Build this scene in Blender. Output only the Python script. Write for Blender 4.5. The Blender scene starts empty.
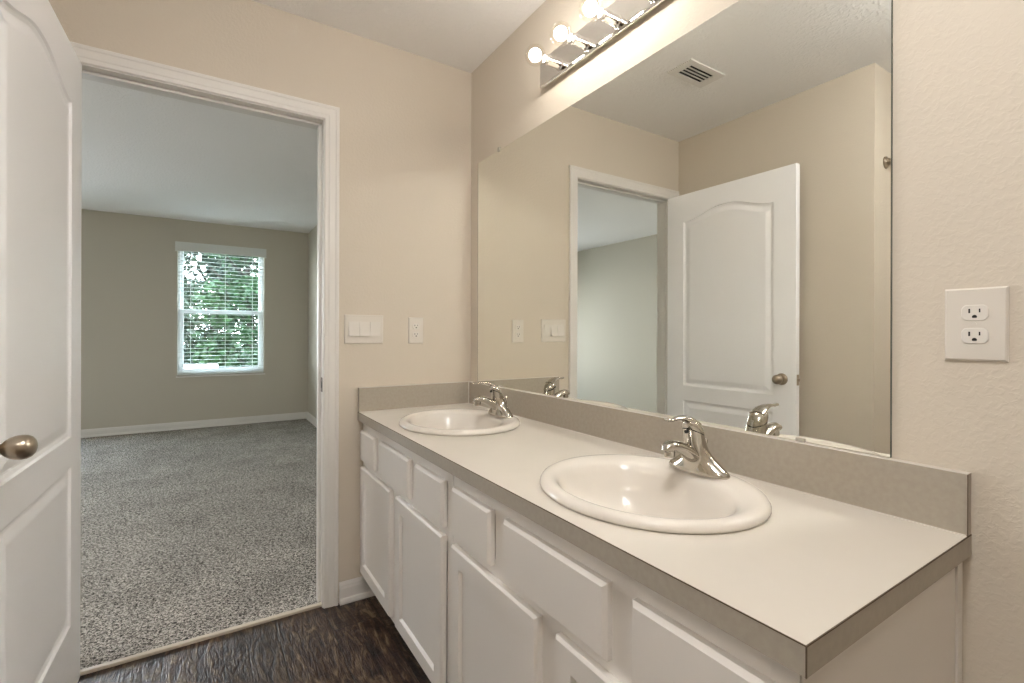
import bpy, bmesh, math, random
from mathutils import Vector, Matrix
import numpy as np
random.seed(7)
S = bpy.context.scene
COL = S.collection

# ------------------------------------------------------------ camera
FPX, YAW, CY, ROLL = 479.385, math.radians(32.5153), 333.84, -0.0028
CAM = Vector((-1.1054, -2.1152, 1.1481))
fw = Vector((math.sin(YAW), math.cos(YAW), 0)); rt = Vector((math.cos(YAW), -math.sin(YAW), 0)); up = Vector((0, 0, 1))
Rv = rt*math.cos(ROLL) - up*math.sin(ROLL); Uv = rt*math.sin(ROLL) + up*math.cos(ROLL)
cd = bpy.data.cameras.new('camera'); cam = bpy.data.objects.new('camera', cd); COL.objects.link(cam)
cd.sensor_width = 36; cd.lens = FPX*36/1024; cd.shift_y = -(341.5-CY)/1024; cd.clip_start = 0.02
cam.matrix_world = Matrix(((Rv.x, Uv.x, -fw.x, CAM.x), (Rv.y, Uv.y, -fw.y, CAM.y), (Rv.z, Uv.z, -fw.z, CAM.z), (0, 0, 0, 1)))
S.camera = cam

# ------------------------------------------------------------ world, sun, exposure
W = bpy.data.worlds.new('sky'); S.world = W; W.use_nodes = True
nt = W.node_tree; bg = nt.nodes['Background']
geo = nt.nodes.new('ShaderNodeTexCoord'); sep = nt.nodes.new('ShaderNodeSeparateXYZ'); rp = nt.nodes.new('ShaderNodeValToRGB')
nt.links.new(geo.outputs['Generated'], sep.inputs[0]); nt.links.new(sep.outputs['Z'], rp.inputs[0]); nt.links.new(rp.outputs[0], bg.inputs[0])
rp.color_ramp.elements[0].position = 0.0; rp.color_ramp.elements[0].color = (0.93, 0.97, 1.0, 1)
rp.color_ramp.elements[1].position = 0.8; rp.color_ramp.elements[1].color = (0.70, 0.84, 1.0, 1)
bg.inputs[1].default_value = 15.0
def light(name, typ, loc, rot, energy, color, **kw):
    d = bpy.data.lights.new(name, typ); o = bpy.data.objects.new(name, d); COL.objects.link(o)
    o.location = loc; o.rotation_euler = rot; d.energy = energy; d.color = color
    for k, v in kw.items(): setattr(d, k, v)
    return o
light('sun', 'SUN', (0, -3, 12), (math.radians(42), 0, math.radians(-25)), 9, (1, .96, .88), angle=.02)
# out-of-view lights; the second-window daylight and two ceiling fills are added for brightness
light('added_window_daylight', 'AREA', (-2.86, 4.80, 1.40), (math.radians(-90), 0, 0), 19, (.88, .94, 1), shape='RECTANGLE', size=.9, size_y=1.45, spread=1.8)  # added daylight at the invented second window, to brighten the bedroom
light('shower_fixture_light', 'AREA', (-1.95, -2.45, 2.40), (0, 0, 0), 6, (1, .98, .96), shape='DISK', size=.20)
light('added_fill_light', 'POINT', (-1.00, -1.95, 2.26), (0, 0, 0), 27, (1, .985, .97), shadow_soft_size=.12)  # added fill in place of a bounced flash, no such fixture seen
light('added_bedroom_fill', 'AREA', (-2.70, .55, 2.44), (0, 0, 0), 22, (.97, .98, 1), shape='DISK', size=.4)  # added overhead fill to brighten the bedroom, no lamp seen there
BULB = 60.0
S.view_settings.view_transform = 'Standard'; S.view_settings.look = 'None'
S.view_settings.exposure = 0.22; S.view_settings.gamma = 1.0; S.view_settings.use_curve_mapping = False
S.cycles.max_bounces = 14; S.cycles.diffuse_bounces = 8; S.cycles.glossy_bounces = 6; S.cycles.transmission_bounces = 8; S.cycles.transparent_max_bounces = 24
S.cycles.caustics_reflective = True; S.cycles.caustics_refractive = False; S.cycles.blur_glossy = 0.0
S.cycles.sample_clamp_indirect = 40
S.cycles.use_denoising = True

# ------------------------------------------------------------ materials
def mat(name, color, rough=.5, metal=0, spec=.5, var=None, bump=None, coat=0, **kw):
    """var = (scale, amount, second colour); bump = (scale, strength, distance, detail)"""
    m = bpy.data.materials.new(name); m.use_nodes = True; n = m.node_tree.nodes; l = m.node_tree.links
    b = n['Principled BSDF']; b.inputs['Base Color'].default_value = (*color, 1); b.inputs['Roughness'].default_value = rough
    b.inputs['Metallic'].default_value = metal; b.inputs['Specular IOR Level'].default_value = spec; b.inputs['Coat Weight'].default_value = coat
    tc = n.new('ShaderNodeTexCoord')
    if var:
        no = n.new('ShaderNodeTexNoise'); no.inputs['Scale'].default_value = var[0]; no.inputs['Detail'].default_value = 4
        l.new(tc.outputs['Object'], no.inputs['Vector'])
        mx = n.new('ShaderNodeMix'); mx.data_type = 'RGBA'; mx.inputs[6].default_value = (*color, 1); mx.inputs[7].default_value = (*var[2], 1)
        mr = n.new('ShaderNodeMapRange'); mr.inputs[1].default_value = .35; mr.inputs[2].default_value = .65; mr.inputs[4].default_value = var[1]
        l.new(no.outputs['Fac'], mr.inputs[0]); l.new(mr.outputs[0], mx.inputs[0]); l.new(mx.outputs[2], b.inputs['Base Color'])
    if bump:
        no = n.new('ShaderNodeTexNoise'); no.inputs['Scale'].default_value = bump[0]; no.inputs['Detail'].default_value = bump[3] if len(bump) > 3 else 3
        no.inputs['Distortion'].default_value = .6
        l.new(tc.outputs['Object'], no.inputs['Vector'])
        bu = n.new('ShaderNodeBump'); bu.inputs['Strength'].default_value = bump[1]; bu.inputs['Distance'].default_value = bump[2]
        mr = n.new('ShaderNodeMapRange'); mr.inputs[1].default_value = .45; mr.inputs[2].default_value = .62
        l.new(no.outputs['Fac'], mr.inputs[0]); l.new(mr.outputs[0], bu.inputs['Height']); l.new(bu.outputs[0], b.inputs['Normal'])
    return m

M = {}
M['wall'] = mat('wall_paint', (.615, .555, .47), .75, spec=.25, bump=(95, .16, .002, 2))
M['wall2'] = mat('wall_paint_greyed', (.55, .515, .44), .8, spec=.2, bump=(95, .12, .002, 2))  # same paint as the bathroom, dulled for the look of the bedroom's light
M['ceil'] = mat('ceiling_paint', (.85, .84, .83), .9, spec=.1, bump=(60, .4, .003, 3))
M['trim'] = mat('trim_paint', (.72, .70, .67), .35, spec=.4)
M['door'] = mat('door_paint', (.92, .925, .95), .38, spec=.4, bump=(160, .05, .0005))
M['cab'] = mat('cabinet_paint', (.75, .715, .675), .38, spec=.4)
M['cabdark'] = mat('toe_kick_paint', (.30, .27, .24), .6)
M['lam'] = mat('laminate_top', (.615, .578, .520), .42, spec=.35, var=(14, .4, (.59, .552, .495)))
M['lam_shaded'] = mat('laminate_shaded', (.40, .36, .30), .5, spec=.3, var=(90, .7, (.36, .32, .265)))  # same laminate as the top, darkened because its upright faces are lit less
M['seam'] = mat('brown_laminate_seam', (.09, .06, .035), .7)
M['porc'] = mat('white_porcelain', (.68, .64, .585), .16, spec=.35)
M['chrome'] = mat('polished_nickel', (.54, .51, .46), .10, metal=1)
M['chrome2'] = mat('chrome_plate', (.85, .83, .80), .05, metal=1)
M['nickel'] = mat('brushed_nickel', (.42, .36, .29), .28, metal=1)
M['black2'] = mat('aged_bronze_plate', (.12, .10, .08), .4, metal=.8)
M['black'] = mat('dark_hole', (.012, .011, .010), .8)
M['plate'] = mat('ivory_plastic', (.66, .62, .56), .3)
M['plate2'] = mat('white_plastic', (.72, .69, .64), .25)
M['vinyl'] = mat('white_vinyl', (.82, .84, .85), .35)
M['blind'] = mat('blind_slat_white', (.70, .72, .70), .45)
M['strip'] = mat('cream_transition_strip', (.62, .55, .45), .4)
M['lawn'] = mat('lawn_grass', (.004, .012, .003), .9, var=(2.5, .8, (.009, .022, .006)))
M['bark'] = mat('tree_bark', (.018, .015, .012), .9, bump=(20, .6, .02))
M['box'] = mat('grey_painted_metal', (.07, .08, .10), .5)
M['boxtop'] = mat('white_lid', (.85, .86, .86), .5)
M['rubber'] = mat('clear_plastic_clip', (.45, .42, .36), .2)

def mirror_mat():
    m = bpy.data.materials.new('mirror_silver'); m.use_nodes = True; n = m.node_tree.nodes
    b = n['Principled BSDF']; b.inputs['Base Color'].default_value = (.90, .91, .865, 1); b.inputs['Metallic'].default_value = 1; b.inputs['Roughness'].default_value = 0.0
    return m
M['mirror'] = mirror_mat()
M['medge'] = mat('mirror_glass_edge', (.10, .11, .09), .2)

def glass_mat(name, tint=(1, 1, 1), refl=.06):
    m = bpy.data.materials.new(name); m.use_nodes = True; n = m.node_tree.nodes; l = m.node_tree.links
    n.remove(n['Principled BSDF']); out = n['Material Output']
    t = n.new('ShaderNodeBsdfTransparent'); t.inputs[0].default_value = (*tint, 1)
    g = n.new('ShaderNodeBsdfGlossy'); g.inputs['Roughness'].default_value = .02
    fr = n.new('ShaderNodeLayerWeight'); fr.inputs[0].default_value = .5
    pw = n.new('ShaderNodeMath'); pw.operation = 'POWER'; pw.inputs[1].default_value = 4; l.new(fr.outputs['Facing'], pw.inputs[0])
    mr = n.new('ShaderNodeMapRange'); mr.inputs[3].default_value = .04; mr.inputs[4].default_value = .35; l.new(pw.outputs[0], mr.inputs[0])
    mx = n.new('ShaderNodeMixShader'); l.new(mr.outputs[0], mx.inputs[0]); l.new(t.outputs[0], mx.inputs[1]); l.new(g.outputs[0], mx.inputs[2])
    l.new(mx.outputs[0], out.inputs[0]); return m
M['glass'] = glass_mat('window_glass', (.95, .98, .97)); M['bulbglass'] = glass_mat('clear_bulb_glass', (.98, .96, .93))
def emit(name, c, s):
    m = bpy.data.materials.new(name); m.use_nodes = True; n = m.node_tree.nodes; l = m.node_tree.links
    n.remove(n['Principled BSDF']); e = n.new('ShaderNodeEmission'); e.inputs[0].default_value = (*c, 1); e.inputs[1].default_value = s
    l.new(e.outputs[0], n['Material Output'].inputs[0]); return m
M['filament'] = emit('glowing_bulb_core', (1, .95, .89), BULB)

def carpet_mat():
    m = bpy.data.materials.new('grey_twist_carpet'); m.use_nodes = True; n = m.node_tree.nodes; l = m.node_tree.links
    b = n['Principled BSDF']; b.inputs['Roughness'].default_value = .95; b.inputs['Specular IOR Level'].default_value = .05
    tc = n.new('ShaderNodeTexCoord')
    v = n.new('ShaderNodeTexNoise'); v.inputs['Scale'].default_value = 118; v.inputs['Detail'].default_value = 3.5; v.inputs['Roughness'].default_value = .6; v.inputs['Distortion'].default_value = 1.2
    l.new(tc.outputs['Object'], v.inputs['Vector'])
    r = n.new('ShaderNodeValToRGB'); l.new(v.outputs['Fac'], r.inputs[0])
    e = r.color_ramp.elements; e[0].position = .40; e[0].color = (.04, .036, .032, 1); e[1].position = .59; e[1].color = (.68, .64, .58, 1)
    x = r.color_ramp.elements.new(.5); x.color = (.31, .285, .255, 1)
    big = n.new('ShaderNodeTexNoise'); big.inputs['Scale'].default_value = 3; big.inputs['Detail'].default_value = 3; l.new(tc.outputs['Object'], big.inputs['Vector'])
    mr = n.new('ShaderNodeMapRange'); mr.inputs[1].default_value = .3; mr.inputs[2].default_value = .7; mr.inputs[3].default_value = .82; mr.inputs[4].default_value = 1.12; l.new(big.outputs['Fac'], mr.inputs[0])
    mu = n.new('ShaderNodeVectorMath'); mu.operation = 'SCALE'; l.new(r.outputs[0], mu.inputs[0]); l.new(mr.outputs[0], mu.inputs['Scale']); l.new(mu.outputs[0], b.inputs['Base Color'])
    bu = n.new('ShaderNodeBump'); bu.inputs['Strength'].default_value = .8; bu.inputs['Distance'].default_value = .008; l.new(v.outputs['Fac'], bu.inputs['Height']); l.new(bu.outputs[0], b.inputs['Normal'])
    return m
M['carpet'] = carpet_mat()

def plank_mat():
    """dark hand-scraped wood planks running along Y, 0.18 m wide, joints staggered"""
    m = bpy.data.materials.new('dark_wood_planks'); m.use_nodes = True; n = m.node_tree.nodes; l = m.node_tree.links
    b = n['Principled BSDF']
    def N(t, **k):
        x = n.new(t)
        for a, c in k.items(): setattr(x, a, c)
        return x
    def math_(op, a, c=None, d=None):
        x = N('ShaderNodeMath', operation=op)
        for i, q in enumerate((a, c, d)):
            if q is None: continue
            if isinstance(q, (int, float)): x.inputs[i].default_value = q
            else: l.new(q, x.inputs[i])
        return x.outputs[0]
    tc = N('ShaderNodeTexCoord'); sp = N('ShaderNodeSeparateXYZ'); l.new(tc.outputs['Object'], sp.inputs[0])
    X, Y = sp.outputs[0], sp.outputs[1]
    u = math_('DIVIDE', math_('ADD', X, 6.09), .18); iu = math_('FLOOR', u); fu = math_('FRACT', u)
    wn = N('ShaderNodeTexWhiteNoise', noise_dimensions='1D'); l.new(iu, wn.inputs['W'])
    v = math_('ADD', math_('DIVIDE', math_('ADD', Y, 9.0), 1.2), wn.outputs['Value']); iv = math_('FLOOR', v); fv = math_('FRACT', v)
    cid = N('ShaderNodeTexWhiteNoise', noise_dimensions='2D'); cb = N('ShaderNodeCombineXYZ'); l.new(iu, cb.inputs[0]); l.new(iv, cb.inputs[1]); l.new(cb.outputs[0], cid.inputs['Vector'])
    # grain
    mp = N('ShaderNodeCombineXYZ'); l.new(math_('MULTIPLY', X, 24.0), mp.inputs[0]); l.new(math_('MULTIPLY', Y, 5.0), mp.inputs[1]); l.new(math_('MULTIPLY', cid.outputs['Value'], 40), mp.inputs[2])
    g = N('ShaderNodeTexNoise'); g.inputs['Scale'].default_value = 1.0; g.inputs['Detail'].default_value = 6; g.inputs['Roughness'].default_value = .62; g.inputs['Distortion'].default_value = 2.2; l.new(mp.outputs[0], g.inputs['Vector'])
    mp2 = N('ShaderNodeCombineXYZ'); l.new(math_('MULTIPLY', X, 90.0), mp2.inputs[0]); l.new(math_('MULTIPLY', Y, 12), mp2.inputs[1]); l.new(math_('MULTIPLY', cid.outputs['Value'], 70), mp2.inputs[2])
    g2 = N('ShaderNodeTexNoise'); g2.inputs['Scale'].default_value = 1.0; g2.inputs['Detail'].default_value = 4; g2.inputs['Distortion'].default_value = 1; l.new(mp2.outputs[0], g2.inputs['Vector'])
    r = N('ShaderNodeValToRGB'); e = r.color_ramp.elements
    e[0].position = .37; e[0].color = (.005, .002, .0015, 1); e[1].position = .66; e[1].color = (.23, .16, .095, 1)
    a = r.color_ramp.elements.new(.45); a.color = (.022, .006, .004, 1); a = r.color_ramp.elements.new(.55); a.color = (.070, .038, .020, 1)
    l.new(math_('ADD', math_('MULTIPLY', g.outputs['Fac'], .8), math_('MULTIPLY', g2.outputs['Fac'], .22)), r.inputs[0])
    tone = math_('MULTIPLY_ADD', cid.outputs['Value'], .6, .5)
    sc = N('ShaderNodeVectorMath', operation='SCALE'); l.new(r.outputs[0], sc.inputs[0]); l.new(tone, sc.inputs['Scale'])
    eu = math_('MINIMUM', fu, math_('SUBTRACT', 1.0, fu)); ev = math_('MINIMUM', fv, math_('SUBTRACT', 1.0, fv))
    seam = math_('MINIMUM', math_('DIVIDE', eu, .02), math_('DIVIDE', ev, .0020)); seam = math_('MINIMUM', seam, 1.0)
    s2 = N('ShaderNodeVectorMath', operation='SCALE'); l.new(sc.outputs[0], s2.inputs[0]); l.new(math_('MULTIPLY_ADD', seam, .9, .1), s2.inputs['Scale'])
    l.new(s2.outputs[0], b.inputs['Base Color'])
    l.new(math_('MULTIPLY_ADD', g2.outputs['Fac'], .25, .30), b.inputs['Roughness']); b.inputs['Specular IOR Level'].default_value = .5
    bu = N('ShaderNodeBump'); g3 = N('ShaderNodeTexNoise'); g3.inputs['Scale'].default_value = 38; g3.inputs['Detail'].default_value = 3; l.new(tc.outputs['Object'], g3.inputs['Vector'])
    bu.inputs['Strength'].default_value = .8; bu.inputs['Distance'].default_value = .0035
    l.new(math_('ADD', math_('MULTIPLY_ADD', g3.outputs['Fac'], .8, math_('MULTIPLY', seam, .2)), math_('ADD', g2.outputs['Fac'], math_('MULTIPLY', g.outputs['Fac'], 1.6))), bu.inputs['Height']); l.new(bu.outputs[0], b.inputs['Normal'])
    return m
M['planks'] = plank_mat()

def leaf_mat(name, c1, c2):
    m = mat(name, c1, .5, spec=.3, var=(1.6, 1, c2))
    m.node_tree.nodes['Principled BSDF'].inputs['Subsurface Weight'].default_value = 0
    return m
LEAF = [leaf_mat('leaf_green', (.005, .027, .007), (.016, .052, .014)), leaf_mat('leaf_dark_green', (.002, .011, .006), (.007, .025, .012)), leaf_mat('leaf_pale_green', (.014, .032, .015), (.028, .050, .026))]

# ------------------------------------------------------------ mesh builder
class MB:
    def __init__(s): s.v = []; s.f = []; s.m = []; s.mi = 0
    def add(s, vs, fs):
        k = len(s.v); s.v += [tuple(v) for v in vs]; s.f += [tuple(i+k for i in f) for f in fs]; s.m += [s.mi]*len(fs); return s
    def box(s, x0, x1, y0, y1, z0, z1, bev=0):
        x0, x1 = sorted((x0, x1)); y0, y1 = sorted((y0, y1)); z0, z1 = sorted((z0, z1))
        if bev <= 0:
            vs = [(x, y, z) for x in (x0, x1) for y in (y0, y1) for z in (z0, z1)]
            return s.add(vs, [(0, 1, 3, 2), (4, 6, 7, 5), (0, 4, 5, 1), (2, 3, 7, 6), (0, 2, 6, 4), (1, 5, 7, 3)])
        bm = bmesh.new(); bmesh.ops.create_cube(bm, size=1)
        for v in bm.verts: v.co = Vector(((x0+x1)/2+v.co.x*(x1-x0), (y0+y1)/2+v.co.y*(y1-y0), (z0+z1)/2+v.co.z*(z1-z0)))
        bmesh.ops.bevel(bm, geom=bm.edges[:], offset=bev, segments=2, profile=.5, affect='EDGES')
        return s.bm(bm)
    def bm(s, bm):
        bm.verts.index_update(); s.add([v.co[:] for v in bm.verts], [[v.index for v in f.verts] for f in bm.faces]); bm.free(); return s
    def loft(s, rings, cap0=True, cap1=True, closed=True):
        n = len(rings[0]); vs = [p for r in rings for p in r]; fs = []
        for i in range(len(rings)-1):
            for j in range(n if closed else n-1):
                a, b = i*n+j, i*n+(j+1) % n; fs.append((a, b, b+n, a+n))
        if cap0: fs.append(tuple(range(n-1, -1, -1)))
        if cap1: fs.append(tuple(range((len(rings)-1)*n, len(rings)*n)))
        return s.add(vs, fs)
    def tube(s, pts, radii, n=16, flat=1.0, side=None, cap=True):
        """swept round (or flattened) tube; flat scales the second axis"""
        pts = [Vector(p) for p in pts]; rings = []
        if not isinstance(radii, (list, tuple)): radii = [radii]*len(pts)
        for i, p in enumerate(pts):
            t = (pts[min(i+1, len(pts)-1)]-pts[max(i-1, 0)]).normalized()
            a = Vector(side) if side else (Vector((0, 0, 1)) if abs(t.z) < .9 else Vector((1, 0, 0)))
            a = (a - t*a.dot(t)).normalized(); b = t.cross(a)
            r = radii[i]; ra, rb = r if isinstance(r, tuple) else (r, r*flat)
            rings.append([p+a*ra*math.cos(2*math.pi*k/n)+b*rb*math.sin(2*math.pi*k/n) for k in range(n)])
        return s.loft(rings, cap, cap)
    def sphere(s, c, r, n=20, sc=(1, 1, 1)):
        bm = bmesh.new(); bmesh.ops.create_uvsphere(bm, u_segments=n, v_segments=n//2+2, radius=r)
        for v in bm.verts: v.co = Vector((c[0]+v.co.x*sc[0], c[1]+v.co.y*sc[1], c[2]+v.co.z*sc[2]))
        return s.bm(bm)
    def xform(s, fn): s.v = [tuple(fn(Vector(v))) for v in s.v]; return s

ORG = {}
def obj(name, mb, m, parent=None, smooth=False, local=False, sharp=35):
    me = bpy.data.meshes.new(name); o = bpy.data.objects.new(name, me); COL.objects.link(o)
    og = ORG.get(parent.name, Vector((0, 0, 0))) if parent else Vector((0, 0, 0))
    if local: og = Vector((0, 0, 0))
    me.from_pydata([tuple(Vector(v)-og) for v in mb.v], [], mb.f); me.update()
    for x in (m if isinstance(m, (list, tuple)) else [m]): me.materials.append(x)
    for p, k in zip(me.polygons, mb.m): p.material_index = k
    bm = bmesh.new(); bm.from_mesh(me); bmesh.ops.recalc_face_normals(bm, faces=bm.faces[:]); bm.to_mesh(me); bm.free()
    if smooth:
        me.polygons.foreach_set('use_smooth', [True]*len(me.polygons))
        me.set_sharp_from_angle(angle=math.radians(sharp))
    if parent: o.parent = parent; ORG[o.name] = ORG.get(parent.name, Vector((0, 0, 0)))
    return o
def thing(name, loc, label=None, cat=None, group=None, kind=None):
    o = bpy.data.objects.new(name, None); COL.objects.link(o); o.location = loc; o.empty_display_size = .1
    ORG[o.name] = Vector(loc); return tag(o, label, cat, group, kind)
def tag(o, label=None, cat=None, group=None, kind=None):
    for k, v in (('label', label), ('category', cat), ('group', group), ('kind', kind)):
        if v: o[k] = v
    return o
def struct(name, mb, m, label, cat, smooth=False):
    return tag(obj(name, mb, m, smooth=smooth), label, cat, kind='structure')
def copy_tree(o, loc, parent=None):
    c = o.copy(); COL.objects.link(c)
    if parent: c.parent = parent
    else: c.location = loc
    for ch in [x for x in bpy.data.objects if x.parent == o and x is not c]: copy_tree(ch, None, c)
    return c

def offset_poly(P, d):
    """inset a CCW closed polygon by d (positive = inwards)"""
    n = len(P); out = []
    for i in range(n):
        a, b, c = Vector(P[i-1]), Vector(P[i]), Vector(P[(i+1) % n])
        e1 = (b-a).normalized(); e2 = (c-b).normalized()
        n1 = Vector((-e1.y, e1.x)); n2 = Vector((-e2.y, e2.x)); m_ = (n1+n2); L = m_.length
        m_ = m_/L if L > 1e-6 else n1
        out.append(b+m_*(d/max(.35, m_.dot(n1))))
    return out
def panel_slab(w, h, t, holes=(), bev=.003, back=True, double=False, base=(0, 0)):
    """slab in (u,v,n): u 0..w, v 0..h, front face at n=0, back at n=-t.
    holes: (outline CCW [(u,v)], [(inset, depth)...]) moulded recesses; returns MB in u,v,n"""
    mb = MB()
    outer = [Vector((0, 0)), Vector((w, 0)), Vector((w, h)), Vector((0, h))]
    def face_side(flip):
        bm = bmesh.new(); edges = []
        def loop(P):
            vs = [bm.verts.new((p.x, p.y, 0)) for p in P]
            for i in range(len(vs)): edges.append(bm.edges.new((vs[i], vs[(i+1) % len(vs)])))
        loop(offset_poly(outer, bev))
        for P, _ in holes: loop([Vector(p) for p in P])
        bmesh.ops.triangle_fill(bm, use_beauty=True, use_dissolve=False, edges=edges)
        k = MB().bm(bm)
        for P, prof in holes:
            rings = [[(p[0], p[1], 0) for p in P]]
            for ins, dep in prof: rings.append([(q.x, q.y, -dep) for q in offset_poly([Vector(p) for p in P], ins)])
            k.loft(rings, False, True)
        if flip: k.xform(lambda v: Vector((v.x, v.y, -t-v.z)))
        return k
    a = face_side(False); mb.add(a.v, a.f)
    ring = lambda P, z: [(p.x, p.y, z) for p in P]
    if double:
        b = face_side(True); mb.add(b.v, b.f)
        mb.loft([ring(offset_poly(outer, bev), 0), ring(outer, -bev), ring(outer, -t+bev), ring(offset_poly(outer, bev), -t)], False, False)
    else:
        mb.loft([ring(offset_poly(outer, bev), 0), ring(outer, -bev), ring(outer, -t)], False, back)
    return mb
def weld(o, d=1e-5):
    bm = bmesh.new(); bm.from_mesh(o.data); bmesh.ops.remove_doubles(bm, verts=bm.verts[:], dist=d)
    bmesh.ops.recalc_face_normals(bm, faces=bm.faces[:]); bm.to_mesh(o.data); bm.free()
def sweep(path, prof, axis_out, normal):
    """prof (a,b): a outwards from the opening (per corner mitre), b along normal; path list of points in a plane"""
    mb = MB(); nrm = Vector(normal); rings = []; P = [Vector(p) for p in path]
    for i, p in enumerate(P):
        e1 = (p-P[i-1]).normalized() if i else None; e2 = (P[i+1]-p).normalized() if i < len(P)-1 else None
        n1 = e1.cross(nrm)*axis_out if e1 else None; n2 = e2.cross(nrm)*axis_out if e2 else None
        m_ = (n1+n2).normalized() if (n1 and n2) else (n1 or n2)
        k = 1/max(.3, m_.dot(n1 or n2))
        rings.append([p+m_*a*k+nrm*b for a, b in prof])
    return mb.loft(rings)

# ============================================================ STRUCTURE
H1, H2, XL, XR2, YB, YBK, XT = 2.44, 2.485, -3.98, .04, 4.765, -3.3, -2.45
T = .115
DO0, DO1, DOH = -1.5235, -.673, 2.065          # rough opening of the doorway
mb = MB(); mb.box(XL-T, DO0, 0, T, 0, H2); mb.box(DO1, .155, 0, T, 0, H2); mb.box(DO0, DO1, 0, T, DOH, H2)
wf = struct('wall_far', mb, [M['wall'], M['wall2']], 'beige end wall with the open doorway to the bedroom', 'wall')
for p in wf.data.polygons:
    if p.center.y > T-.001: p.material_index = 1
struct('wall_right', MB().box(0, T, YBK, 0, 0, H1), M['wall'], 'beige textured wall behind the mirror and vanity', 'wall')
struct('wall_left', MB().box(XT, -1.578, -1.12, 0, 0, H1), M['wall'], 'beige wall behind the open white door, seen in the mirror', 'wall')
struct('wall_alcove', MB().box(XT-T, XT, YBK, -1.12, 0, H1), M['wall'], 'beige wall at the far side of the shower alcove', 'wall')
struct('wall_back', MB().box(XT-T, T, YBK-T, YBK, 0, H1), M['wall'], 'beige wall behind the camera', 'wall')
struct('ceiling', MB().box(XT-T, T, YBK-T, 0, H1, H1+.1), M['ceil'], 'off-white textured bathroom ceiling', 'ceiling')
struct('floor', MB().box(XT-T, T, YBK-T, .012, -.05, 0), M['planks'], 'dark brown wood plank bathroom floor', 'floor')
# bedroom
WX0, WX1, WZ0, WZ1 = -1.395, -.483, .640, 2.200        # window_1 opening
V0, V1, VZ0, VZ1 = -3.33, -2.39, .62, 2.12              # window_added opening, added out of view to brighten the bedroom
mb = MB()
for x0, x1, z0, z1 in ((XL-T, V0, 0, H2), (V0, V1, 0, VZ0), (V0, V1, VZ1, H2), (V1, WX0, 0, H2), (WX0, WX1, 0, WZ0), (WX0, WX1, WZ1, H2), (WX1, XR2+T, 0, H2)):
    mb.box(x0, x1, YB, YB+.15, z0, z1)
struct('wall_bedroom_far', mb, M['wall2'], 'greyish beige bedroom wall with the window', 'wall')
struct('wall_bedroom_right', MB().box(XR2, XR2+T, T, YB, 0, H2), M['wall2'], 'bedroom wall at the right of the window', 'wall')
mb = MB()
mb.box(XL-T, XL, T, YB, 0, H2)
struct('wall_bedroom_left', mb, M['wall2'], 'blue-grey bedroom wall seen through the doorway in the mirror', 'wall')
struct('ceiling_bedroom', MB().box(XL-T, XR2+T, 0, YB+.15, H2, H2+.1), M['ceil'], 'grey-white bedroom ceiling beyond the doorway', 'ceiling')
struct('floor_bedroom', MB().box(XL-T, XR2+T, .030, YB+.15, -.05, .009), M['carpet'], 'grey speckled bedroom carpet', 'carpet')
struct('trim_threshold', MB().box(DO0+.02, DO1-.02, .010, .031, -.002, .0115, .003), M['strip'], 'cream transition strip between wood floor and carpet', 'threshold strip')

# door casing + jamb
JX0, JX1, JZ = -1.506, -.6945, 2.040
tr = thing('trim_door_frame', ((JX0+JX1)/2, 0, 0), 'white casing and jamb around the bedroom doorway', 'door frame', kind='structure')
prof = [(0, 0), (0, .008), (.003, .0095), (.015, .010), (.019, .012), (.042, .013), (.046, .0155), (.055, .0155), (.058, .013), (.058, 0)]
for yy, nn in ((0, -1), (T, 1)):
    path = [(JX0-.004, yy, 0), (JX0-.004, yy, JZ+.004), (JX1+.004, yy, JZ+.004), (JX1+.004, yy, 0)]
    obj('casing', sweep(path, prof, 1 if nn > 0 else -1, (0, nn, 0)) if False else sweep(path, [(a, b) for a, b in prof], -nn*-1 if nn < 0 else 1, (0, nn, 0)), M['trim'], tr)
mb = MB()
mb.box(DO0, JX0, -.001, T+.001, 0, DOH); mb.box(JX1, DO1, -.001, T+.001, 0, DOH); mb.box(JX0, JX1, -.001, T+.001, JZ, DOH)
obj('jamb', mb, M['trim'], tr)
mb = MB(); mb.box(JX0, JX0+.011, .038, .072, 0, JZ, .002); mb.box(JX1-.011, JX1, .038, .072, 0, JZ, .002); mb.box(JX0, JX1, .038, .072, JZ-.011, JZ, .002)
obj('door_stop', mb, M['trim'], tr)
mb = MB(); mb.box(JX1-.0015, JX1+.001, .006, .034, .902, .962)
sp = obj('strike_plate', mb, M['black2'], tr); tag(sp, 'dark metal strike plate')
obj('latch_hole', MB().box(JX1-.0018, JX1-.0002, .013, .027, .918, .946), M['black'], sp)

# baseboards
BP = [(0, 0), (.024, 0), (.024, .008), (.020, .019), (.013, .022), (.013, .062), (.010, .070), (.010, .076), (.004, .088), (0, .088)]
def base(name, p0, p1, n, label, m='trim', z=0.0):
    p0 = Vector(p0); p1 = Vector(p1); n = Vector(n)
    struct(name, MB().loft([[p+n*a+Vector((0, 0, b+z)) for a, b in BP] for p in (p0, p1)]), M[m], label, 'baseboard')
base('baseboard_far', (JX1+.067, 0, 0), (0, 0, 0), (0, -1, 0), 'white baseboard with shoe moulding between doorway and vanity')
base('baseboard_left', (-1.578, 0, 0), (-1.578, -1.12, 0), (1, 0, 0), 'white baseboard behind the open door')
base('baseboard_right', (0, -1.86, 0), (0, YBK, 0), (-1, 0, 0), 'white baseboard on the wall right of the vanity')
base('baseboard_bedroom_far', (XL, YB, 0), (XR2, YB, 0), (0, -1, 0), 'white baseboard under the bedroom window', z=.010)
base('baseboard_bedroom_right', (XR2, T, 0), (XR2, YB, 0), (-1, 0, 0), 'white baseboard on the right bedroom wall', z=.010)
base('baseboard_bedroom_left', (XL, T, 0), (XL, YB, 0), (1, 0, 0), 'white baseboard on the left bedroom wall', z=.010)

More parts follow.
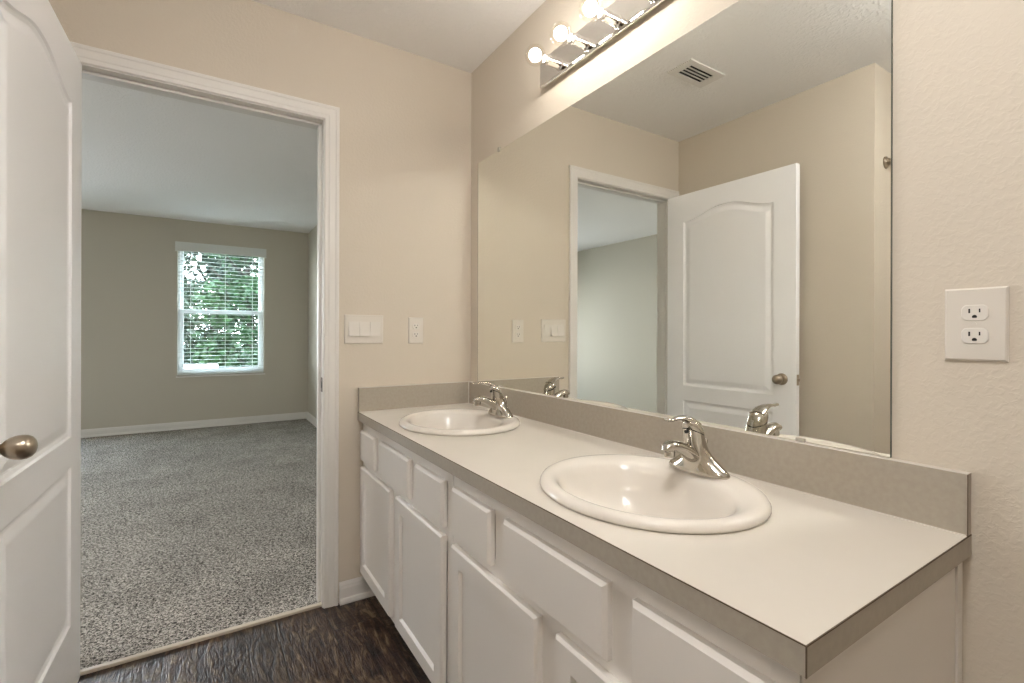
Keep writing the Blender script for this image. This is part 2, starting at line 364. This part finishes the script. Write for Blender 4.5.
# ============================================================ DOOR (hinged at the left jamb, opened against the left wall)
DL, DH, DT = .806, 2.025, .035
d = thing('door_1', (-1.4545, -.012, .010), 'open white two-panel moulded door with arched top panel', 'door', kind='structure')
d.rotation_euler = (0, 0, math.radians(-1.2))
def arch_panel(u0, u1, v0, vs, va, n=28):
    P = [(u0, v0), (u1, v0)]
    for i in range(n+1):
        t = i/n; u = u1+(u0-u1)*t; s = abs(2*t-1)            # s=1 at the shoulders
        k = .5*(1+math.cos(math.pi*min(1, max(0, (s-.05)/.93))))
        P.append((u, vs+(va-vs)*k))
    return P
mould = [(.004, .006), (.014, .009), (.020, .0085), (.040, .0025), (.046, .0015)]
pan = [(arch_panel(.122, .688, .815, 1.850, 1.908), mould), ([(.122, .232), (.688, .232), (.688, .722), (.122, .722)], mould)]
ps = panel_slab(DL, DH, DT, pan, bev=.002, double=True)
# u runs from the hinge towards the camera (-Y), front normal = +X
ps.xform(lambda v: Vector((v.z, -v.x, v.y)))
slab = obj('door_slab', ps, M['door'], d, local=True); weld(slab)
KZ, KU = .903, .734
for sx, nm in ((1, 'room side'), (-1, 'wall side')):
    x0 = 0 if sx > 0 else -DT
    ln = .050 if sx > 0 else .038
    kb = MB(); C0 = lambda t: (x0+sx*t, -KU, KZ)
    kb.tube([C0(0), C0(.003), C0(.007), C0(.009)], [.031, .031, .026, .014], 28)
    rose = obj('knob_rose', kb, M['nickel'], d, smooth=True, local=True)
    kb = MB()
    pr = [(.006, .011), (.016, .010), (.019, .013), (.024, .0185), (.031, .0235), (.041, .0270), (.050, .0280), (.059, .0270), (.067, .0225), (.072, .0155), (.0745, .0080), (.0753, .002)]
    pr = [(a*.92, b*.90) for a, b in pr]
    if sx < 0: pr = [(a*.8, b) for a, b in pr]
    kb.tube([C0(a) for a, b in pr], [b for a, b in pr], 28)
    tag(obj('knob', kb, M['nickel'], d, smooth=True, local=True), 'bronze-toned round knob' if sx > 0 else None)
obj('latch_plate', MB().box(-.029, -.006, -DL-.0012, -DL+.001, KZ-.028, KZ+.028), M['nickel'], d, local=True)
obj('latch', MB().box(-.024, -.011, -DL-.009, -DL+.001, KZ-.008, KZ+.008, .002), M['nickel'], d, local=True)
for z in (.22, 1.08, 1.80):
    obj('hinge', MB().tube([(-.043, .004, z-.045), (-.043, .004, z+.045)], .0055, 12).box(-.044, -.008, -.0005, .0015, z-.044, z+.044), M['trim'], d, smooth=True, local=True)

# ============================================================ BEDROOM WINDOW
w = thing('window_1', ((WX0+WX1)/2, YB, WZ0), 'white single-hung bedroom window with a garden view', 'window', kind='structure')
y0 = YB+.085
FX0, FX1, FZ0, FZ1, MZ = WX0, WX1, WZ0, WZ1, 1.405
def frame(x0, x1, z0, z1, y0, y1, wd, bottom=None, top=None):
    m_ = MB(); bt = bottom or wd; tp = top or wd
    m_.box(x0, x0+wd, y0, y1, z0, z1, .002); m_.box(x1-wd, x1, y0, y1, z0, z1, .002)
    m_.box(x0+wd, x1-wd, y0, y1, z0, z0+bt, .002); m_.box(x0+wd, x1-wd, y0, y1, z1-tp, z1, .002); return m_
obj('window_frame', frame(FX0, FX1, FZ0, FZ1, y0-.02, y0+.055, .028), M['vinyl'], w)
s1 = obj('upper_sash', frame(FX0+.026, FX1-.026, MZ-.015, FZ1-.026, y0+.022, y0+.045, .030, bottom=.035), M['vinyl'], w)
s2 = obj('lower_sash', frame(FX0+.026, FX1-.026, FZ0+.022, MZ+.028, y0-.005, y0+.020, .034, bottom=.055, top=.050), M['vinyl'], w)
obj('pane', MB().box(FX0+.055, FX1-.055, y0+.031, y0+.035, MZ+.018, FZ1-.055), M['glass'], s1)
obj('pane', MB().box(FX0+.059, FX1-.059, y0+.006, y0+.010, FZ0+.076, MZ-.021), M['glass'], s2)
obj('window_sill', MB().box(WX0-.012, WX1+.012, YB-.018, YB+.09, WZ0-.020, WZ0-.001, .003), M['trim'], w)
# added window out of view, there for its daylight: plain frame
w2 = struct('window_added', frame(V0, V1, VZ0, VZ1, YB+.06, YB+.12, .05), M['vinyl'], 'added unseen bedroom window left of the doorway view', 'window')

# blind
bl = thing('window_blind', ((WX0+WX1)/2, YB, WZ1), 'white horizontal slat blind hanging open in the bedroom window', 'blind')
mb = MB(); mb.box(WX0-.022, WX1+.022, YB-.030, YB-.018, 2.112, 2.222, .003); mb.box(WX0-.022, WX0-.010, YB-.020, YB, 2.112, 2.222); mb.box(WX1+.010, WX1+.022, YB-.020, YB, 2.112, 2.222)
obj('valance', mb, M['blind'], bl)
obj('headrail', MB().box(WX0+.004, WX1-.004, YB+.008, YB+.058, 2.150, WZ1-.002), M['blind'], bl)
zz = WZ0+.050; k = 0
slat_first = None
while zz < 2.14:
    m_ = MB(); n = 6; rings = []
    for x in (WX0+.006, WX1-.006):
        top = [(x, YB+.008+.050*i/n, zz+.0016*math.sin(math.pi*i/n)) for i in range(n+1)]
        rings.append(top+[(a, b, c-.0018) for a, b, c in reversed(top)])
    m_.loft(rings); obj('slat', m_, M['blind'], bl); zz += .0455; k += 1
obj('bottom_rail', MB().box(WX0+.006, WX1-.006, YB+.008, YB+.058, WZ0+.006, WZ0+.026, .003), M['blind'], bl)
for x in (WX0+.13, (WX0+WX1)/2+.03, WX1-.13):
    m_ = MB()
    for yy in (YB+.007, YB+.0585): m_.tube([(x, yy, WZ0+.02), (x, yy, 2.16)], .0011, 6)
    obj('ladder_cord', m_, M['blind'], bl)
obj('tilt_wand', MB().tube([(WX0+.125, YB-.006, 2.13), (WX0+.125, YB-.006, 1.62)], .0045, 8), M['medge'], bl)

# ============================================================ OUTSIDE
GZ = -.25
tag(obj('grass', MB().add([(-30, YB+.2, GZ), (30, YB+.2, GZ), (30, 60, GZ), (-30, 60, GZ)], [(0, 1, 2, 3)]), M['lawn']), 'green lawn outside the bedroom window', 'grass', kind='stuff')
def tree(name, x, y, h, r, leaf, n, label, low=.25, size=.11, group=None, nb=26):
    t = thing(name, (x, y, GZ), label, 'tree' if 'tree' in name else 'shrub', group)
    rnd = random.Random(int(x*100+y*37))
    pts = [(x, y, GZ-.02), (x+.05, y, GZ+h*.3), (x-.04, y+.05, GZ+h*.6), (x+.03, y, GZ+h*.9)]
    tb = MB().tube(pts, [r*.075, r*.06, r*.04, r*.015], 10)
    for i in range(6):
        a = rnd.random()*6.28; z0 = GZ+h*(.3+.1*i); tb.tube([(x, y, z0), (x+math.cos(a)*r*.35, y+math.sin(a)*r*.35, z0+h*.08), (x+math.cos(a)*r*.7, y+math.sin(a)*r*.7, z0+h*.18)], [r*.03, r*.02, r*.008], 6)
    obj('trunk', tb, M['bark'], t)
    c = MB(); V = []; F = []
    blobs = []
    for _ in range(nb):
        aa = rnd.random()*6.283; rr = .66*r*math.sqrt(rnd.random()); blobs.append((math.cos(aa)*rr, math.sin(aa)*rr, GZ+h*(low+(1-low)*rnd.random()), r*(.20+.14*rnd.random())))
    for i in range(n):
        bx, by, bz, br = blobs[rnd.randrange(len(blobs))]
        q = Vector((rnd.gauss(0, 1), rnd.gauss(0, 1), rnd.gauss(0, 1))).normalized()*br*(rnd.random()**.8)*1.5
        p = Vector((x+bx, y+by, max(bz+q.z*.8, GZ+.05)))+Vector((q.x, q.y, 0))
        a = Vector((rnd.gauss(0, 1), rnd.gauss(0, 1), rnd.gauss(0, .6))).normalized(); b_ = a.cross(Vector((rnd.gauss(0, 1), rnd.gauss(0, 1), rnd.gauss(0, 1)))).normalized()
        L = size*(.6+.8*rnd.random()); k = len(V)
        V += [p-a*L*.5, p+b_*L*.22, p+a*L*.5, p-b_*L*.22]; F.append((k, k+1, k+2, k+3))
    c.add(V, F); cr = obj('crown', c, leaf, t)
    return t
tree('leafy_tree', -.15, 12.5, 5.6, 1.5, LEAF[0], 12500, 'large green leafy tree outside, filling the upper right of the window', low=.10, size=.17, nb=62)
tree('leafy_tree', -2.3, 15.7, 6.0, 1.45, LEAF[2], 8000, 'pale loose tree outside at the left edge of the window', low=.2, size=.2, nb=40)
tree('leafy_tree', -.9, 20.0, 7.4, 2.2, LEAF[1], 9000, 'dark green tree standing furthest back in the garden', low=.05, size=.24, nb=60)
tree('garden_shrub', -1.75, 9.7, 1.15, .60, LEAF[1], 2600, 'dark low shrub outside at the left of the window', low=.05, size=.10)
tree('garden_shrub', -.42, 10.0, .95, .60, LEAF[0], 2600, 'leafy green shrub low in the middle of the window', low=.05, size=.10)
tree('garden_shrub', .85, 9.6, 1.1, .55, LEAF[0], 2600, 'bright green shrub low at the right of the window', low=.05, size=.10)
ub = thing('garden_utility_box', (-1.20, 7.2, GZ), 'pale box with a white top standing on the grass outside the window', 'utility box')
m_ = MB().box(-1.43, -.96, 7.0, 7.45, GZ, .555, .01)
for i in range(9): m_.box(-1.41, -.98, 6.992, 7.0, GZ+.10+i*.065, GZ+.13+i*.065)
obj('cabinet', m_, M['box'], ub); obj('lid', MB().box(-1.45, -.94, 6.97, 7.48, .555, .620, .012), M['boxtop'], ub)

# ============================================================ VANITY
CH, CD, CL, AP = .8072, .5505, 1.846, .7716       # top height, depth, length, underside
FXF, TH = -.528, .018                              # face-frame plane and thickness of fronts
Y_AB, Y_END = -.908, -1.830
def slab_front(name, y0, y1, z0, z1, parent, shaker=False, label=None):
    """y0 > y1; front faces -X"""
    wd, h = y0-y1, z1-z0
    holes = []
    if shaker:
        s = .048; holes = [([(s, s), (wd-s, s), (wd-s, h-s), (s, h-s)], [(.0015, .002), (.007, .008), (.008, .008)])]
    p = panel_slab(wd, h, TH, holes, bev=.007 if not shaker else .005)
    # u -> +Y measured from y1 ; facing -X
    p.xform(lambda v: Vector((FXF-TH-v.z, y1+(wd-v.x), z0+v.y)))
    o = obj(name, p, M['cab'], parent); weld(o); return o
def cabinet(ya, yb, label, fronts, doors, end):
    c = thing('vanity_cabinet', (-.265, (ya+yb)/2, 0), label, 'cabinet')
    m_ = MB(); m_.box(FXF+.019, -.001, ya-.001, ya-.016, .095, AP-.001); m_.box(FXF+.019, -.001 if not end else -.028, yb+.001, yb+.016, .095, AP-.001)
    m_.box(FXF+.019, -.001, ya-.016, yb+.016, .095, .110); m_.box(-.010, -.001, ya-.016, yb+.016, .110, AP-.001)
    m_.box(-.46, -.44, ya-.001, yb+.001, .0, .095)
    if end: m_.box(-.44, -.001, yb+.001, yb+.016, 0, .095)
    obj('carcass', m_, M['cab'], c)
    # face frame
    f = MB(); x0, x1 = FXF, FXF+.019
    zr = [(.095, .130), (.560, .614), (.722, AP-.001)]
    ys = [ya] + fronts['stiles'] + [yb]
    f.box(x0, x1, ya-.0012, ya-.035, .095, AP-.001, .0008); f.box(x0, x1, yb+.035, yb+.0012, .095, AP-.001, .0008)
    for z0, z1 in zr: f.box(x0+.0002, x1, ya-.035, yb+.035, z0, z1)
    f.box(x0+.0001, x1, (doors[0][1]+doors[1][0])/2+.035, (doors[0][1]+doors[1][0])/2-.035, .130, .560)
    for a in fronts['stiles']: f.box(x0+.0001, x1, a+.03, a-.03, .614, .722)
    obj('face_frame', f, M['cab'], c)
    for a, b in fronts['drawers']: slab_front('drawer_front', a, b, .600, .731, c)
    for a, b in doors: slab_front('door', a, b, .118, .5755, c, shaker=True)
    if end:
        e = obj('scribe_strip', MB().box(-.026, -.001, yb+.001, yb-.006, .0, AP-.001, .002), M['cab'], c)
        obj('end_panel', MB().box(FXF+.001, -.0275, yb+.0008, yb-.003, .095, AP-.001, .001), M['cab'], c)
    return c
cabinet(-.002, Y_AB, 'white vanity cabinet under the far sink, beside the doorway wall',
        {'stiles': [-.245, -.632], 'drawers': [(-.018, -.216), (-.283, -.600), (-.657, -.870)]}, [(-.020, -.410), (-.474, -.868)], False)
cabinet(Y_AB-.001, Y_END, 'white vanity cabinet under the near sink, with exposed end panel',
        {'stiles': [-1.170, -1.556], 'drawers': [(-.930, -1.137), (-1.197, -1.526), (-1.582, -1.803)]}, [(-.930, -1.328), (-1.390, -1.803)], True)

SINKS = [(-.290, -.465), (-.290, -1.385)]; SA, SB = .223, .250
vt = thing('bathroom_counter', (-.275, -.92, AP), 'cream laminate double-sink countertop with edge and backsplash darkened as shade', 'countertop')
bm = bmesh.new(); edges = []
def loop(P, z):
    vs = [bm.verts.new((x, y, z)) for x, y in P]
    for i in range(len(vs)): edges.append(bm.edges.new((vs[i], vs[(i+1) % len(vs)])))
def ell(c, a, b, n=48): return [(c[0]+a*math.cos(2*math.pi*i/n), c[1]+b*math.sin(2*math.pi*i/n)) for i in range(n)]
rect = [(-CD, -CL), (-.001, -CL), (-.001, -.001), (-CD, -.001)]
loop(rect, CH)
for c in SINKS: loop(ell(c, SA-.012, SB-.012), CH)
bmesh.ops.triangle_fill(bm, use_beauty=True, use_dissolve=False, edges=edges)
top = MB().bm(bm)
bm = bmesh.new(); edges = []; loop(rect, AP+.001)
for c in SINKS: loop(ell(c, SA-.012, SB-.012), AP+.001)
bmesh.ops.triangle_fill(bm, use_beauty=True, use_dissolve=False, edges=edges); top.bm(bm)
for c in SINKS: top.loft([[(x, y, z) for x, y in ell(c, SA-.012, SB-.012)] for z in (CH, AP+.001)], False, False)
ct = obj('counter_surface', top, M['lam'], vt)
ap = MB(); ap.box(-CD-.0008, -CD+.018, -CL-.0008, -.001, AP, CH-.0009); ap.box(-CD+.018, -.001, -CL-.0008, -CL+.018, AP, CH-.0009)
tag(obj('counter_edge', ap, M['lam_shaded'], vt), 'laminate edge band in a shade-darkened taupe')
BS, BT = .9127, .0192
tag(obj('backsplash', MB().box(-BT, -.001, -CL, -.001, CH+.0002, BS-.0008).box(-CD, -BT, -BT, -.001, CH+.0002, BS-.0008), M['lam_shaded'], vt), 'laminate backsplash in a shade-darkened taupe')
tag(obj('backsplash_cap', MB().box(-BT-.0004, -.001, -CL-.0003, -.001, BS-.0008, BS).box(-CD-.0002, -BT, -BT-.0004, -.001, BS-.0008, BS), M['lam'], vt), 'thin cream top edge of the backsplash')
cb = MB(); cb.box(-BT-.0022, -BT, -CL+.002, -BT, CH, CH+.0022); cb.box(-CD+.002, -BT, -BT-.0022, -BT, CH, CH+.0022); cb.box(-BT-.0025, -BT, -BT-.0025, -BT, CH, BS-.001)
tag(obj('caulk_line', cb, M['plate2'], vt), 'white caulk line')
sm = MB(); sm.box(-CD-.0012, -CD+.0004, -CL-.0012, -.001, CH-.0011, CH+.0002); sm.box(-CD, -.001, -CL-.0012, -CL+.0004, CH-.0013, CH+.0002)
sm.box(-CD-.0012, -CD+.0002, -CL-.0012, -CL+.0002, AP, CH-.0012); sm.box(-BT-.0006, -BT+.0006, -CL-.0009, -CL+.0002, CH, BS-.001)
sm.box(-CD-.0008, -CD+.0002, -BT-.0006, -BT+.0006, CH, BS-.001)
tag(obj('edge_seam', sm, M['seam'], vt), 'dark brown laminate seam line')

# sinks
def ringe(cx, a, b, z, n=64, p=2.0):
    out = []
    for i in range(n):
        t = 2*math.pi*i/n; out.append((cx+a*math.copysign(abs(math.cos(t))**(2/p), math.cos(t)), b*math.copysign(abs(math.sin(t))**(2/p), math.sin(t)), z))
    return out
def make_sink(loc, label):
    s = thing('sink_basin', loc, label, 'sink')
    prof = [(0, SA-.004, SB-.004, .000), (0, SA, SB, .003), (0, SA, SB, .008), (0, SA-.004, SB-.004, .0145), (0, SA-.011, SB-.011, .0185), (-.001, SA-.022, SB-.021, .0190),
            (-.006, SA-.036, SB-.031, .0165), (-.0125, SA-.047, SB-.038, .0135), (-.016, SA-.055, SB-.044, .010), (-.018, SA-.061, SB-.050, .003), (-.019, SA-.068, SB-.057, -.012), (-.020, SA-.078, SB-.068, -.040),
            (-.020, SA-.095, SB-.090, -.075), (-.020, SA-.120, SB-.125, -.105), (-.018, .065, .080, -.125), (-.015, .028, .030, -.132), (-.015, .022, .022, -.134)]
    under = [(-.015, .030, .030, -.142), (-.020, SA-.105, SB-.110, -.118), (-.020, SA-.070, SB-.065, -.045), (-.018, SA-.045, SB-.040, -.010), (0, SA-.016, SB-.016, .0005)]
    m_ = MB().loft([ringe(c, a, b, z) for c, a, b, z in prof+under], False, False)
    n = 64; N_ = len(prof+under); k = len(m_.v)
    m_.f += [((N_-1)*n+j, (N_-1)*n+(j+1) % n, (j+1) % n, j) for j in range(n)]; m_.m += [0]*n
    obj('bowl', m_, M['porc'], s, smooth=True, local=True, sharp=60)
    dr = MB().tube([(-.015, 0, -.134), (-.015, 0, -.131)], [.021, .021], 24); dr.tube([(-.015, 0, -.131), (-.015, 0, -.127)], [.014, .011], 20)
    obj('drain', dr, M['chrome'], s, smooth=True, local=True)
    obj('drain_pipe', MB().tube([(-.015, 0, -.134), (-.015, 0, -.30)], .019, 16), M['plate2'], s, smooth=True, local=True)
    return s
s0 = make_sink((SINKS[1][0], SINKS[1][1], CH+.0003), 'oval white drop-in sink nearest the camera')
s1_ = copy_tree(s0, (SINKS[0][0], SINKS[0][1], CH+.0003)); tag(s1_, 'oval white drop-in sink at the far end beside the doorway wall')

# faucets (local: spout towards -X, base at z=0)
def make_faucet(loc, label):
    f = thing('sink_faucet', loc, label, 'faucet')
    # base escutcheon: long flared foot
    LN = lambda z: -.28*max(0, z-.030)
    rings = []
    for z, a, b, p in ((0, .0285, .079, 2.3), (.004, .0295, .080, 2.3), (.010, .0285, .077, 2.2), (.017, .0280, .068, 2.1), (.025, .0275, .056, 2.0), (.034, .0272, .045, 2), (.044, .0268, .0355, 2),
                        (.056, .0262, .0290, 2), (.068, .0258, .0262, 2), (.080, .0254, .0254, 2), (.092, .0250, .0250, 2)):
        rings.append([(x, y, zz-(x-LN(z))*.35*(z/.08)**2) for x, y, zz in ringe(LN(z), a, b, z, 48, p)])
    obj('body', MB().loft(rings), M['chrome'], f, smooth=True, local=True)
    def slant(z, a, tl): return [(x, y, zz-(x-LN(z))*tl) for x, y, zz in ringe(LN(z), a, a, z, 40)]
    tag(obj('collar_ring', MB().loft([slant(.0918, .0236, .46), slant(.0950, .0236, .46)]), M['black'], f, smooth=True, local=True), 'dark joint ring')
    hb = MB().loft([slant(.0945, .0252, .46), slant(.100, .0252, .42), slant(.107, .0245, .38), slant(.114, .0222, .34), slant(.1195, .0175, .30), slant(.1225, .0110, .25), slant(.1235, .0030, .2)])
    pts = [(-.016, 0, .114), (-.036, 0, .1245), (-.056, 0, .1310), (-.078, 0, .1320), (-.097, 0, .1300), (-.110, 0, .1318), (-.115, 0, .1335)]
    hb.tube(pts, [(.0085, .0210), (.0090, .0175), (.0065, .0125), (.0046, .0085), (.0040, .0072), (.0042, .0078), (.0020, .0045)], 20, side=(0, 0, 1))
    obj('lever_handle', hb, M['chrome'], f, smooth=True, local=True, sharp=50)
    obj('set_screw', MB().tube([(-.0405, 0, .098), (-.0460, 0, .098)], [.0045, .0040], 12), M['black'], f, smooth=True, local=True)
    sp_ = MB().tube([(-.006, 0, .030), (-.030, 0, .046), (-.055, 0, .060), (-.080, 0, .0695), (-.100, 0, .0725), (-.113, 0, .0690), (-.119, 0, .0620)],
                    [(.017, .0245), (.0155, .0215), (.0135, .0190), (.0125, .0175), (.0118, .0168), (.0105, .0150), (.0050, .0080)], 24, side=(0, 0, 1))
    obj('spout', sp_, M['chrome'], f, smooth=True, local=True, sharp=50)
    obj('aerator', MB().tube([(-.101, 0, .066), (-.103, 0, .050), (-.103, 0, .0475)], [.0125, .0120, .0105], 20), M['chrome'], f, smooth=True, local=True)
    lr = MB().tube([(.028, 0, .008), (.028, 0, .062)], .0022, 10); lr.tube([(.028, 0, .060), (.028, 0, .064), (.028, 0, .071), (.028, 0, .074)], [.003, .0055, .0055, .003], 16)
    obj('lift_rod', lr, M['chrome'], f, smooth=True, local=True)
    return f
f0 = make_faucet((-.120, -1.393, CH+.0166), 'chrome single-lever faucet on the sink nearest the camera')
f1 = copy_tree(f0, (-.120, -.484, CH+.0166)); tag(f1, 'chrome single-lever faucet on the far sink near the corner')
for ch in f1.children:
    if ch.name.startswith('lever_handle'): ch.rotation_euler = (0, 0, math.radians(-13))

# ============================================================ MIRROR
MY0, MY1, MZ0, MZ1 = -.0824, -1.7322, .9143, 1.9673
mm = MB().box(-.0055, -.0008, MY1, MY0, MZ0, MZ1)
mi = thing('wall_mirror', (-.003, (MY0+MY1)/2, MZ0), 'large frameless rectangular mirror above the vanity', 'mirror')
o = obj('mirror_glass', mm, [M['medge'], M['mirror']], mi)
for p in o.data.polygons:
    if p.normal.x < -.9: p.material_index = 1
for ya, yb in ((MY1-.0012, MY1), (MY0, MY0+.0012)): obj('polished_edge', MB().box(-.0058, -.0008, ya, yb, MZ0, MZ1), M['medge'], mi)
for y, z, s in ((-.277, MZ1, 1), (-1.52, MZ1, 1), (-.30, MZ0, -1), (-1.569, MZ0, -1)):
    if s > 0: m_ = MB().box(-.0085, -.0006, y-.009, y+.009, z-.006, z+.014, .0015)
    else: m_ = MB().box(-.0085, -.0058, y-.010, y+.010, z-.001, z+.007, .001)
    obj('mirror_clip', m_, M['rubber'], mi)

# ============================================================ VANITY LIGHT
vl = thing('vanity_light', (0, -.96, 2.14), 'chrome strip light with four clear globe bulbs above the mirror', 'light fixture')
LY0, LY1, LZ0, LZ1 = -.622, -1.297, 2.088, 2.196
b = MB(); 
pr = [(-.0005, LZ0+.010), (-.022, LZ0-.001), (-.026, LZ0), (-.028, LZ0+.004), (-.029, LZ0+.008), (-.029, LZ1-.008), (-.028, LZ1-.004), (-.026, LZ1), (-.022, LZ1+.002), (-.0005, LZ1-.004)]
b.loft([[(x, y, z) for x, z in pr] for y in (LY0, LY1)])
obj('chrome_backplate', b, M['chrome2'], vl)
for i, y in enumerate((-.745, -.888, -1.031, -1.174)):
    sk = MB(); zc = 2.122
    A = lambda t: (-t, y, zc)
    sk.tube([A(.029), A(.031), A(.034), A(.084), A(.088), A(.090)], [.0205, .0205, .0160, .0160, .0175, .0165], 28)
    so = obj('lamp_socket', sk, M['chrome2'], vl, smooth=True)
    b = MB(); prb = [(.090, .0120), (.098, .0130), (.105, .0165), (.112, .0245), (.120, .0305), (.130, .0340), (.140, .0350), (.150, .0335), (.160, .0285), (.168, .0205), (.173, .0110), (.1745, .0015)]
    b.tube([A(t) for t, r in prb], [r for t, r in prb], 32)
    bu = obj('globe_bulb', b, M['bulbglass'], vl, smooth=True, sharp=80)
    fl = MB().sphere((-.139, y, zc), .0215, 16)
    obj('glowing_core', fl, M['filament'], bu, smooth=True)
    obj('bulb_base', MB().tube([A(.088), A(.100)], [.0125, .0125], 20), M['plate'], bu, smooth=True)

# ============================================================ OUTLETS AND SWITCH
def outlet(name, wdt, hgt, centre, to_world, label, sc=1.0):
    """local (u right, v up, n out)"""
    o = thing(name, to_world(Vector((0, 0, 0))), label, 'electrical outlet')
    pl = panel_slab(wdt, hgt, .006, bev=.003); pl.xform(lambda v: to_world(Vector((v.x-wdt/2, v.y-hgt/2, v.z+.0065))))
    obj('cover_plate', pl, M['plate'], o)
    for s in (1, -1):
        cv = s*.0195; P = []
        for i in range(32):
            t = 2*math.pi*i/32; P.append((max(-.0172, min(.0172, .0185*math.cos(t)*1.0)), cv+max(-.0132, min(.0132, .0175*math.sin(t)))))
        m_ = MB().loft([[to_world(Vector((p[0]*k_, cv+(p[1]-cv)*k_, n_))) for p in P] for k_, n_ in ((1, .0060), (1, .0078), (.94, .0084))])
        rc = obj('receptacle', m_, M['plate2'], o)
        h_ = MB()
        def bx(u0, u1, v0, v1, n0=.0080, n1=.0087):
            h_.add([to_world(Vector((u, v, n_))) for u in (u0, u1) for v in (v0, v1) for n_ in (n0, n1)], [(0, 1, 3, 2), (4, 6, 7, 5), (0, 4, 5, 1), (2, 3, 7, 6), (0, 2, 6, 4), (1, 5, 7, 3)])
        bx(-.0078, -.0054, cv-.0005, cv+.0070); bx(.0054, .0074, cv+.0005, cv+.0068)
        h_.loft([[to_world(Vector((.0033*math.cos(2*math.pi*i/14), cv-.0068+max(-.0018, .0033*math.sin(2*math.pi*i/14)), n_))) for i in range(14)] for n_ in (.0080, .0087)])
        tag(obj('slot', h_, M['black'], rc), 'dark plug slots')
    m_ = MB().loft([[to_world(Vector((.0028*math.cos(2*math.pi*i/14), .0028*math.sin(2*math.pi*i/14), n_))) for i in range(14)] for n_ in (.006, .0073)])
    obj('screw', m_, M['plate'], o)
    return o
outlet('wall_outlet', .080, .124, None, lambda v: Vector((-v.z, -1.8515-v.x, 1.1665+v.y)), 'ivory duplex outlet on the wall right of the mirror')
outlet('wall_outlet', .072, .121, None, lambda v: Vector((-.2875+v.x, -v.z, 1.1625+v.y)), 'ivory duplex outlet on the far wall, beside the switch plate')
sw = thing('light_switch', (-.525, 0, 1.166), 'ivory three-gang rocker switch plate beside the doorway', 'light switch')
sx0, sx1, sz0, sz1 = -.609, -.4405, 1.104, 1.229
pl = panel_slab(sx1-sx0, sz1-sz0, .006, bev=.003); pl.xform(lambda v: Vector((sx0+v.x, -(v.z+.0065), sz0+v.y)))
obj('cover_plate', pl, M['plate'], sw)
for i in range(3):
    cx = -.5235+(i-1)*.0458; hw = .0165*1.33
    zt, zb = 1.199, 1.1365
    n_t, n_b = (.0078, .0165) if i < 2 else (.0120, .0085)
    vs = [(cx-hw, -.006, zb), (cx+hw, -.006, zb), (cx+hw, -.006, zt), (cx-hw, -.006, zt), (cx-hw, -n_b, zb), (cx+hw, -n_b, zb), (cx+hw, -n_t, zt), (cx-hw, -n_t, zt)]
    obj('rocker', MB().add(vs, [(0, 1, 2, 3), (4, 5, 6, 7), (0, 1, 5, 4), (1, 2, 6, 5), (2, 3, 7, 6), (3, 0, 4, 7)]), M['plate2'], sw)

# ============================================================ CEILING VENT
vx0, vx1, vy0, vy1 = -1.077, -.817, -.674, -.532
ve = thing('ceiling_vent', ((vx0+vx1)/2, (vy0+vy1)/2, H1), 'small white louvred air vent in the ceiling, seen in the mirror', 'vent')
m_ = MB(); ix0, ix1, iy0, iy1 = vx0+.046, vx1-.040, vy0+.032, vy1-.030
for a in ((vx0, ix0, vy0, vy1), (ix1, vx1, vy0, vy1), (ix0, ix1, vy0, iy0), (ix0, ix1, iy1, vy1)): m_.box(a[0], a[1], a[2], a[3], H1-.007, H1-.0005)
obj('vent_frame', m_, M['trim'], ve)
obj('vent_duct', MB().box(ix0, ix1, iy0, iy1, H1-.0012, H1-.0002), M['black'], ve)
for i in range(3):
    y = iy0+(iy1-iy0)*(i+1)/4
    vs = [(x, y+dy, z) for x in (ix0, ix1) for dy, z in ((-.0034, H1-.0060), (.0022, H1-.0060), (.0034, H1-.0014), (-.0022, H1-.0014))]
    obj('louvre', MB().add(vs, [(0, 1, 2, 3), (7, 6, 5, 4), (0, 4, 5, 1), (1, 5, 6, 2), (2, 6, 7, 3), (3, 7, 4, 0)]), M['trim'], ve)

# ============================================================ SHOWER ROD (only its end shows, in the mirror)
sr = thing('shower_rod', (-1.700, -1.12, 1.989), 'metal shower rod end mounted on the alcove wall, seen at the mirror edge', 'shower rod')
obj('rod', MB().tube([(-1.700, -1.125, 1.989), (-1.700, YBK+.005, 1.989)], .0125, 20), M['nickel'], sr, smooth=True)
for ya, yb_ in ((-1.1205, -1.140), (YBK+.0005, YBK+.02)):
    dy = yb_-ya
    obj('flange', MB().tube([(-1.700, ya, 1.989), (-1.700, ya+dy*.3, 1.989), (-1.700, ya+dy*.6, 1.989), (-1.700, yb_, 1.989)], [.030, .029, .019, .017], 24), M['nickel'], sr, smooth=True)
# unseen ceiling fixtures: the bedroom and camera-spot ones are added for the fill lights
cf = thing('unseen_ceiling_light', (-2.70, .55, H2), 'added unseen round fill light in the bedroom, left of the doorway view', 'ceiling light')
obj('rim', MB().tube([(-2.70, .55, H2-.001), (-2.70, .55, H2-.030)], [.24, .23], 40), M['plate2'], cf, smooth=True)
cf = thing('unseen_ceiling_light', (-1.95, -2.45, H1), 'flush round ceiling light over the shower side of the room', 'ceiling light')
obj('rim', MB().tube([(-1.95, -2.45, H1-.001), (-1.95, -2.45, H1-.025)], [.13, .12], 40), M['plate2'], cf, smooth=True)
cf = thing('unseen_ceiling_light', (-1.00, -1.95, H1), 'added unseen round fill light over the spot where the camera stands', 'ceiling light')
obj('rim', MB().tube([(-1.00, -1.95, H1-.001), (-1.00, -1.95, H1-.025)], [.24, .23], 40), M['plate2'], cf, smooth=True)
